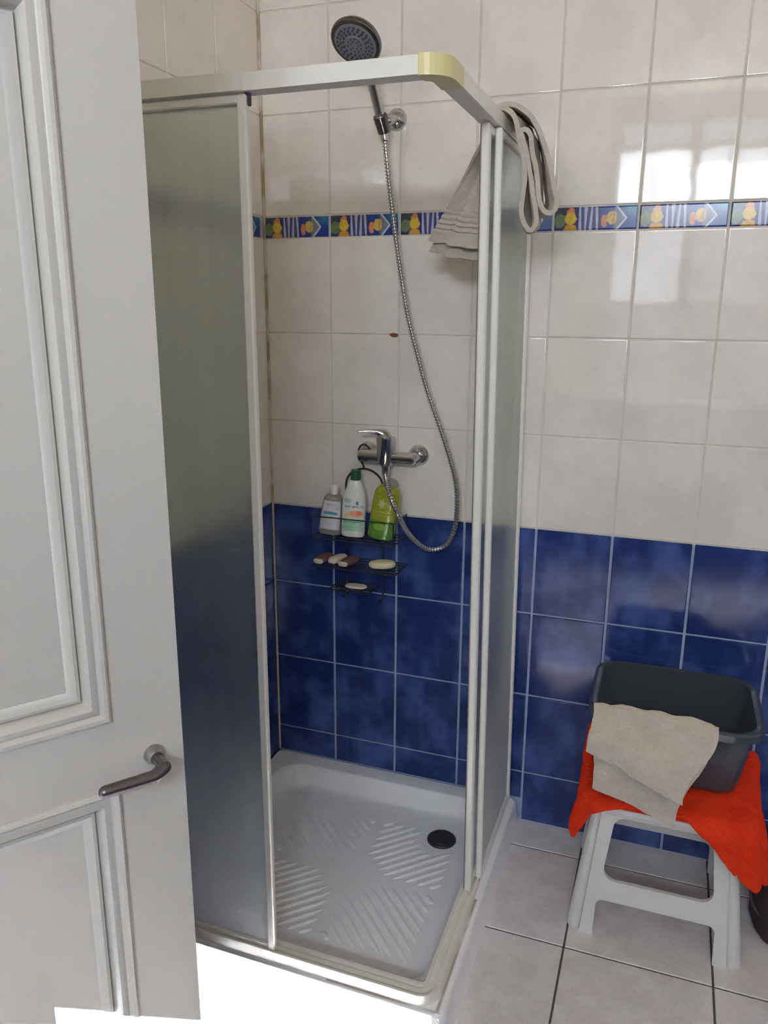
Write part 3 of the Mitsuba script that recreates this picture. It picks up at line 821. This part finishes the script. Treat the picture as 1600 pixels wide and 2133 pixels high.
def flap(tl, tr, bl, br, th, rib=True, n=70, m=46, bow=.02, seed=0):
    v, u = np.meshgrid(np.linspace(0, 1, n), np.linspace(0, 1, m), indexing='ij')
    tl, tr, bl, br = map(np.array, (tl, tr, bl, br))
    L = tl + (bl - tl) * v[..., None]; Rr = tr + (br - tr) * v[..., None]
    P = L + (Rr - L) * u[..., None]
    d = (br - bl); nrm = np.cross(d, bl - tl); nrm /= np.linalg.norm(nrm)
    ws = bow * np.sin(u * 5.2 + 1 + seed) * v + .006 * np.sin(u * 17 + 3 * v + seed) * v
    if rib:
        band = np.clip((v - .70) / .03, 0, 1) * np.clip((.93 - v) / .03, 0, 1)
        ws = ws + .0034 * np.sin(v * 2 * np.pi * 24) * band
    ws = ws + .003 * (meshkit.fbm(P * 50, 2, int(seed * 10)) - .5)
    return sheet(P + nrm * ws[..., None], th)
add('inner_flap', flap([.722, -.335, 1.868], [.728, -.20, 1.868], [.533, -.215, 1.632], [.700, -.285, 1.608], .008), 'beige_terry', BT, smooth=70)
add('inner_flap', flap([.724, -.325, 1.862], [.728, -.19, 1.862], [.531, -.195, 1.608], [.702, -.262, 1.585], .008, rib=False, seed=.4), 'beige_terry', BT, smooth=70)

# ------------------------------------------------------------------ step stool
ST = 'step_stool'
labels[ST] = {'label': 'white plastic step stool on the tiled floor by the back wall', 'category': 'stool'}
zt_s = .340
def plate(x0f, x1f, x0t, x1t, zbar0, zbar1, ztop_open, xo0, xo1, th):
    outer = sg.Polygon([(x0f, 0), (x0f + .034, 0), (x0f + .042, zbar0 - .008), (x1f - .042, zbar0 - .008), (x1f - .034, 0), (x1f, 0), (x1t, zt_s - .006), (x0t, zt_s - .006)])
    low_ = sg.Polygon([(x0f + .029, -.1), (x1f - .029, -.1), (x1f - .034, zbar0), (x0f + .034, zbar0)]).buffer(-.018, quad_segs=6).buffer(.018, quad_segs=6)
    outer = sg.Polygon([(x0f, 0), (x1f, 0), (x1t, zt_s - .006), (x0t, zt_s - .006)]).difference(low_)
    hole = sg.Polygon([(x0f + .042, zbar1), (x1f - .042, zbar1), (xo1, ztop_open), (xo0, ztop_open)]).buffer(-.028, quad_segs=8).buffer(.028, quad_segs=8)
    return extr(outer.difference(hole), th)
FX0, FX1 = 1.016, 1.352
fp = plate(FX0, FX1, 1.046, 1.326, .098, .152, .318, 1.078, 1.294, .010)
fp = xf(fp, rot([1, 0, 0], 90))
front = fp.copy(); front.vertices[:, 1] += -.378 + front.vertices[:, 2] * .09
back_p = fp.copy(); back_p.vertices[:, 1] += -.045 - back_p.vertices[:, 2] * .09
add('frame', front, 'stool_plastic', ST); add('frame', back_p, 'stool_plastic', ST)
sp = plate(0, .30, .030, .270, .098, .152, .312, .062, .238, .010)
sp = xf(sp, rot([1, 0, 0], 90)); sp = xf(sp, rot([0, 0, 1], 90))
sl_ = sp.copy(); sl_.vertices[:, 1] += -.360; sl_.vertices[:, 0] += .990 + sl_.vertices[:, 2] * .10
sr_ = sp.copy(); sr_.vertices[:, 1] += -.360; sr_.vertices[:, 0] += 1.370 - sr_.vertices[:, 2] * .10
add('frame', sl_, 'stool_plastic', ST); add('frame', sr_, 'stool_plastic', ST)
for sx in (0, 1):
    for sy in (0, 1):
        x, y = (1.003, 1.366)[sx], (-.362, -.058)[sy]
        dx, dy = (.036 if sx == 0 else -.036), (.030 if sy == 0 else -.030)
        rings = []
        for z, s in ((0, .96), (.004, 1.0), (.33, .82)):
            k = z / .34; a = np.linspace(0, 2 * np.pi, 25)[:-1]
            rings.append(np.stack([x + dx * k + .0190 * s * np.cos(a), y + dy * k + .0185 * s * np.sin(a), np.full(24, z)], 1))
        add('leg', loft(rings), 'stool_plastic', ST, smooth=40)
seat = loft([np.c_[ring(1.028, -.358, 1.344, -.062, .04), np.full(44, .318)], np.c_[ring(1.022, -.364, 1.350, -.056, .042), np.full(44, .330)],
             np.c_[ring(1.026, -.360, 1.346, -.060, .04), np.full(44, zt_s)], np.c_[ring(1.045, -.340, 1.327, -.080, .03), np.full(44, zt_s + .002)]])
add('seat', seat, 'stool_plastic', ST, smooth=50)

# ------------------------------------------------------------------ orange towel over the stool
def drape(front, back, n, m, rect, rc, top, seed, fold=.02):
    """a cloth with the plan outline between two edges, laid on a rounded rectangle and falling over its sides"""
    def along(e):
        q = np.r_[0, np.cumsum(np.linalg.norm(np.diff(e, axis=0), axis=1))]; t = np.linspace(0, q[-1], n)
        return np.stack([np.interp(t, q, e[:, k]) for k in (0, 1)], 1)
    F_, B_ = along(np.asarray(front)), along(np.asarray(back))
    v = np.linspace(0, 1, m)[None, :, None]
    Q = F_[:, None] * (1 - v) + B_[:, None] * v
    x0, y0, x1, y1 = rect
    C = np.stack([np.clip(Q[..., 0], x0 + rc, x1 - rc), np.clip(Q[..., 1], y0 + rc, y1 - rc)], -1)
    D = Q - C; r = np.linalg.norm(D, axis=-1) + 1e-9; s = np.clip(r - rc, 0, None)
    dirv = D / r[..., None]
    a = .022
    out = a * (1 - np.exp(-s / a)) + .10 * s
    z = top - (s - a * (1 - np.exp(-s / (a * 1.2)))).clip(0)
    ang = np.arctan2(D[..., 1], D[..., 0])
    wav = fold * np.sin(ang * 7 + seed) * np.clip(s / .1, 0, 1)
    P = np.zeros(Q.shape[:2] + (3,))
    inside = (r <= rc)[..., None]
    P[..., :2] = np.where(inside, Q, C + dirv * (rc + out + wav)[..., None])
    P[..., 2] = z
    return P, Q, s
fe = np.array([[.918, -.445], [1.00, -.428], [1.10, -.390], [1.22, -.388], [1.28, -.430], [1.34, -.500], [1.40, -.505], [1.455, -.490], [1.500, -.440]])
be = np.array([[.925, -.050], [1.66, -.090]])
P, Q, s = drape(fe, be, 150, 300, (1.012, -.380, 1.365, -.045), .035, .374, 1.0, .010)
P[..., 2] += .006 * (meshkit.fbm(P * 14, 3, 5) - .5) * 2 * np.clip(1 - s / .03, 0, 1)
lift = np.exp(-((Q[..., 0] - .985) / .028) ** 2 - ((Q[..., 1] + .20) / .07) ** 2) * .095
P[..., 2] += lift
lift2 = np.exp(-((Q[..., 0] - 1.42) / .05) ** 2 - ((Q[..., 1] + .02) / .09) ** 2) * .07
P[..., 2] += lift2
P += (meshkit.fbm(P * 30, 2, 9) - .5)[..., None] * .006
vv = np.linspace(0, 1, P.shape[1])[None, :]
Nn = np.cross(np.gradient(P, axis=0), np.gradient(P, axis=1)); Nn /= np.linalg.norm(Nn, axis=2, keepdims=True) + 1e-12
P += Nn * (.0016 * np.sin(vv * 2 * np.pi * 40))[..., None]
P[..., 2] = np.maximum(P[..., 2], .012)
P[..., 1] = np.minimum(P[..., 1], -.012)
OT = 'orange_towel'
add(OT, sheet(P, .012), 'orange_terry', smooth=70, label='ribbed orange towel spread over the step stool and hanging down its right side', cat='towel')
# its folded second layer, under the basin
P2, Q2, s2 = drape([[1.03, -.365], [1.35, -.365]], [[1.03, -.06], [1.35, -.06]], 50, 50, (1.0, -.5, 1.5, 0), .03, .355, 2.0)
P2[..., 2] += .004 * (meshkit.fbm(P2 * 20, 2, 3) - .5)
add('lower_fold', sheet(P2, .020), 'orange_terry', OT, smooth=70)

# ------------------------------------------------------------------ grey basin
BA = 'washing_up_bowl'
labels[BA] = {'label': 'dark grey plastic rectangular basin on the orange towel', 'category': 'basin'}
bx0, by0, bx1, by1, bz0, bz1 = .990, -.338, 1.382, -.016, .391, .566
def BR(ins, z, r):
    q = ring(bx0 + ins, by0 + ins, bx1 - ins, by1 - ins, r, N_); return np.c_[q, np.full(len(q), z)]
bowl = loft([BR(.050, bz0, .040), BR(.044, bz0 + .004, .045), BR(.040, bz0 + .012, .05), BR(.0165, bz1 - .004, .062), BR(.004, bz1 - .002, .068), BR(.0022, bz1 - .018, .070), BR(0, bz1 - .018, .070), BR(.001, bz1 - .002, .070), BR(.004, bz1 + .001, .068), BR(.010, bz1 + .0015, .064),
             BR(.0185, bz1 - .001, .060), BR(.0425, bz0 + .013, .05), BR(.047, bz0 + .006, .045), BR(.054, bz0 + .003, .038)])
add('bowl', bowl, 'grey_plastic', BA, smooth=40)
foot = loft([BR(.056, bz0 - .003, .036), BR(.054, bz0 + .001, .038)])
add('foot_ring', foot, 'grey_plastic', BA)

# ------------------------------------------------------------------ beige cloth over the basin's front rim
FC = 'face_cloth'
labels[FC] = {'label': 'small beige towel folded over the front rim of the grey basin', 'category': 'towel'}
def hang(top, bot, inner, th, seed, n=60, m=44, wob=.004):
    """cloth over the rim: starts inside the bowl (inner), passes over top, hangs to bot; each a pair of end points"""
    u = np.linspace(0, 1, m); rows = []
    tl, tr = map(np.array, top); bl, br = map(np.array, bot); il, ir = map(np.array, inner)
    ctrl = []
    for uu in u:
        t_ = tl + (tr - tl) * uu; b_ = bl + (br - bl) * uu; i_ = il + (ir - il) * uu
        o = np.array([0, -.012, -.012])
        c = spline([i_, t_ + [0, .010, -.004], t_ + [0, -.002, 0.002], t_ + o, t_ + (b_ - t_) * .5 + [0, -.010, 0], b_], n)
        ctrl.append(c)
    P = np.transpose(np.array(ctrl), (1, 0, 2))
    v = np.linspace(0, 1, n)[:, None]
    P[..., 1] -= wob * (np.sin(u * 9 + seed)[None] * v + 1.2 * np.sin(u * 21 + 2 * seed)[None] * .4)
    P[..., 2] += .0035 * np.sin(u * 24 + seed)[None] * np.exp(-((v - .25) / .15) ** 2)
    P[..., 2] -= .016 * (np.exp(-(u / .055) ** 2) + np.exp(-((1 - u) / .055) ** 2))[None] * np.clip(1 - v / .7, 0, 1)
    P += (meshkit.fbm(P * 45, 3, int(seed * 10)) - .5)[..., None] * .005
    return sheet(P, th)
add('under_layer', hang(([1.012, -.336, .582], [1.268, -.340, .580]), ([1.024, -.404, .415], [1.204, -.412, .362]), ([1.012, -.318, .545], [1.268, -.320, .545]), .010, .3), 'beige_terry', FC, smooth=70)
add('upper_layer', hang(([1.008, -.340, .590], [1.278, -.344, .586]), ([1.003, -.412, .512], [1.216, -.436, .432]), ([1.010, -.314, .552], [1.276, -.316, .552]), .013, 1.7), 'beige_terry', FC, smooth=70)

# ------------------------------------------------------------------ dark bag at the right edge
BG = 'cloth_bag'
labels[BG] = {'label': 'dark maroon cloth bag on the floor right of the stool', 'category': 'bag'}
prb = [(0, .82, .8), (.006, .92, .9), (.03, 1.0, 1.0), (.12, 1.02, 1.0), (.22, .94, .9), (.27, .80, .74), (.30, .58, .52), (.31, .3, .3)]
bm = el_loft(prb, .155, .105, 2.6, 60)
bm = bm.subdivide()
bm.vertices += ((meshkit.fbm(bm.vertices * 12, 3, 4) - .5) * .02)[:, None] * np.array([1, 1, .3])
bm.vertices[:, 2] -= bm.vertices[:, 2].min(); bm.vertices[:, 2] *= .62
MB_ = T().translate([1.566, -.195, .0005]).rotate([0, 0, 1], 8)
add('body', bm, 'maroon_cloth', BG, smooth=60, to_world=MB_)
seam = [[.158 * math.cos(a), .108 * math.sin(a), .075 + .012 * math.sin(a * 3)] for a in np.linspace(math.pi * .8, math.pi * 1.95, 50)]
add('seam_piping', tube(seam, .0045, 8), 'maroon_trim', BG, to_world=MB_)
hnd = [[-.07, -.03, .170], [-.06, -.03, .195], [0, -.03, .210], [.06, -.03, .195], [.07, -.03, .170]]
add('strap', tube(spline(hnd, 30), .008, 8), 'maroon_cloth', BG, to_world=MB_)

# ------------------------------------------------------------------ the open door in the foreground
az = math.radians(55); dD = np.array([math.cos(az), math.sin(az), 0]); nD = np.array([math.sin(az), -math.cos(az), 0])
Hn = np.array([.54835, -1.35802, 0])
Md = np.eye(4); Md[:3, 0] = dD; Md[:3, 1] = -nD; Md[:3, 2] = [0, 0, 1]; Md[:3, 3] = Hn     # local x along the door, local -y towards the viewer
def dm(m): return xf(m, Md)
U0, U1 = -.90, .038
TH = .036
# leaf: flat face with two sunk panels
up = (-.80, 1.006, -.048, 1.780); lo_ = (-.80, .10, -.045, .918)      # outer edges of the mouldings (u0,z0,u1,z1)
leaf = sg.box(U0, .008, U1, 2.04).difference(sg.box(up[0], up[1], up[2], up[3])).difference(sg.box(lo_[0], lo_[1], lo_[2], lo_[3]))
lm = xf(extr(leaf, TH), rot([1, 0, 0], 90)); lm.apply_translation([0, TH, 0])
DK = struct('door_1', dm(lm), 'door_paint', 'white painted panelled door standing open at the left')
def moulding(rc):
    u0, z0, u1, z1 = rc
    # profile: (inset from the outer edge, depth; negative = proud of the face)
    prof = [(0, .002), (0, -.004), (.003, -.0065), (.007, -.006), (.009, -.0035), (.012, -.002), (.016, -.0045), (.021, -.005), (.024, -.001), (.026, .004), (.0275, .011), (.0285, .012), (.030, .0075), (.034, .006), (.039, .008), (.044, .012), (.044, .014)]
    rings = []
    for ins, d in prof:
        rings.append(np.array([[u0 + ins, d, z0 + ins], [u1 - ins, d, z0 + ins], [u1 - ins, d, z1 - ins], [u0 + ins, d, z1 - ins]]))
    return loft(rings, False, False)
for rc in (up, lo_):
    add('moulding', dm(moulding(rc)), 'door_paint', DK, smooth=35)
    add('panel', dm(box([rc[0] + .030, .012, rc[1] + .030], [rc[2] - .030, .026, rc[3] - .030], 0)), 'door_paint', DK)
hz = .9640
hk = add('handle', dm(tmm((hull(((-.004, -.050, .9540), .0078), ((-.018, -.053, .9485), .0078), seg=16) + hull(((-.018, -.053, .9485), .0078), ((-.074, -.050, .9475), .0074), seg=16)) + hull(((.0, -.010, .945), .0065), ((-.004, -.050, .9535), .0075), seg=16))), 'handle_metal', DK, smooth=50)
labels[hk] = {'label': 'dark metal lever handle'}
add('rosette', dm(lathe([[0, .012], [.008, .012], [.011, .008], [.013, .002], [.013, 0], [0, 0]], 28, (0, 0, .9455), (0, -1, 0))), 'knob_metal', DK)
jp = Hn + dD * (U0 - .03)
struct('trim_2', box([-.003, jp[1] - .05, 0], [.055, jp[1] + .04, 2.10], .004), 'door_paint', 'white jamb that the open door hangs on')
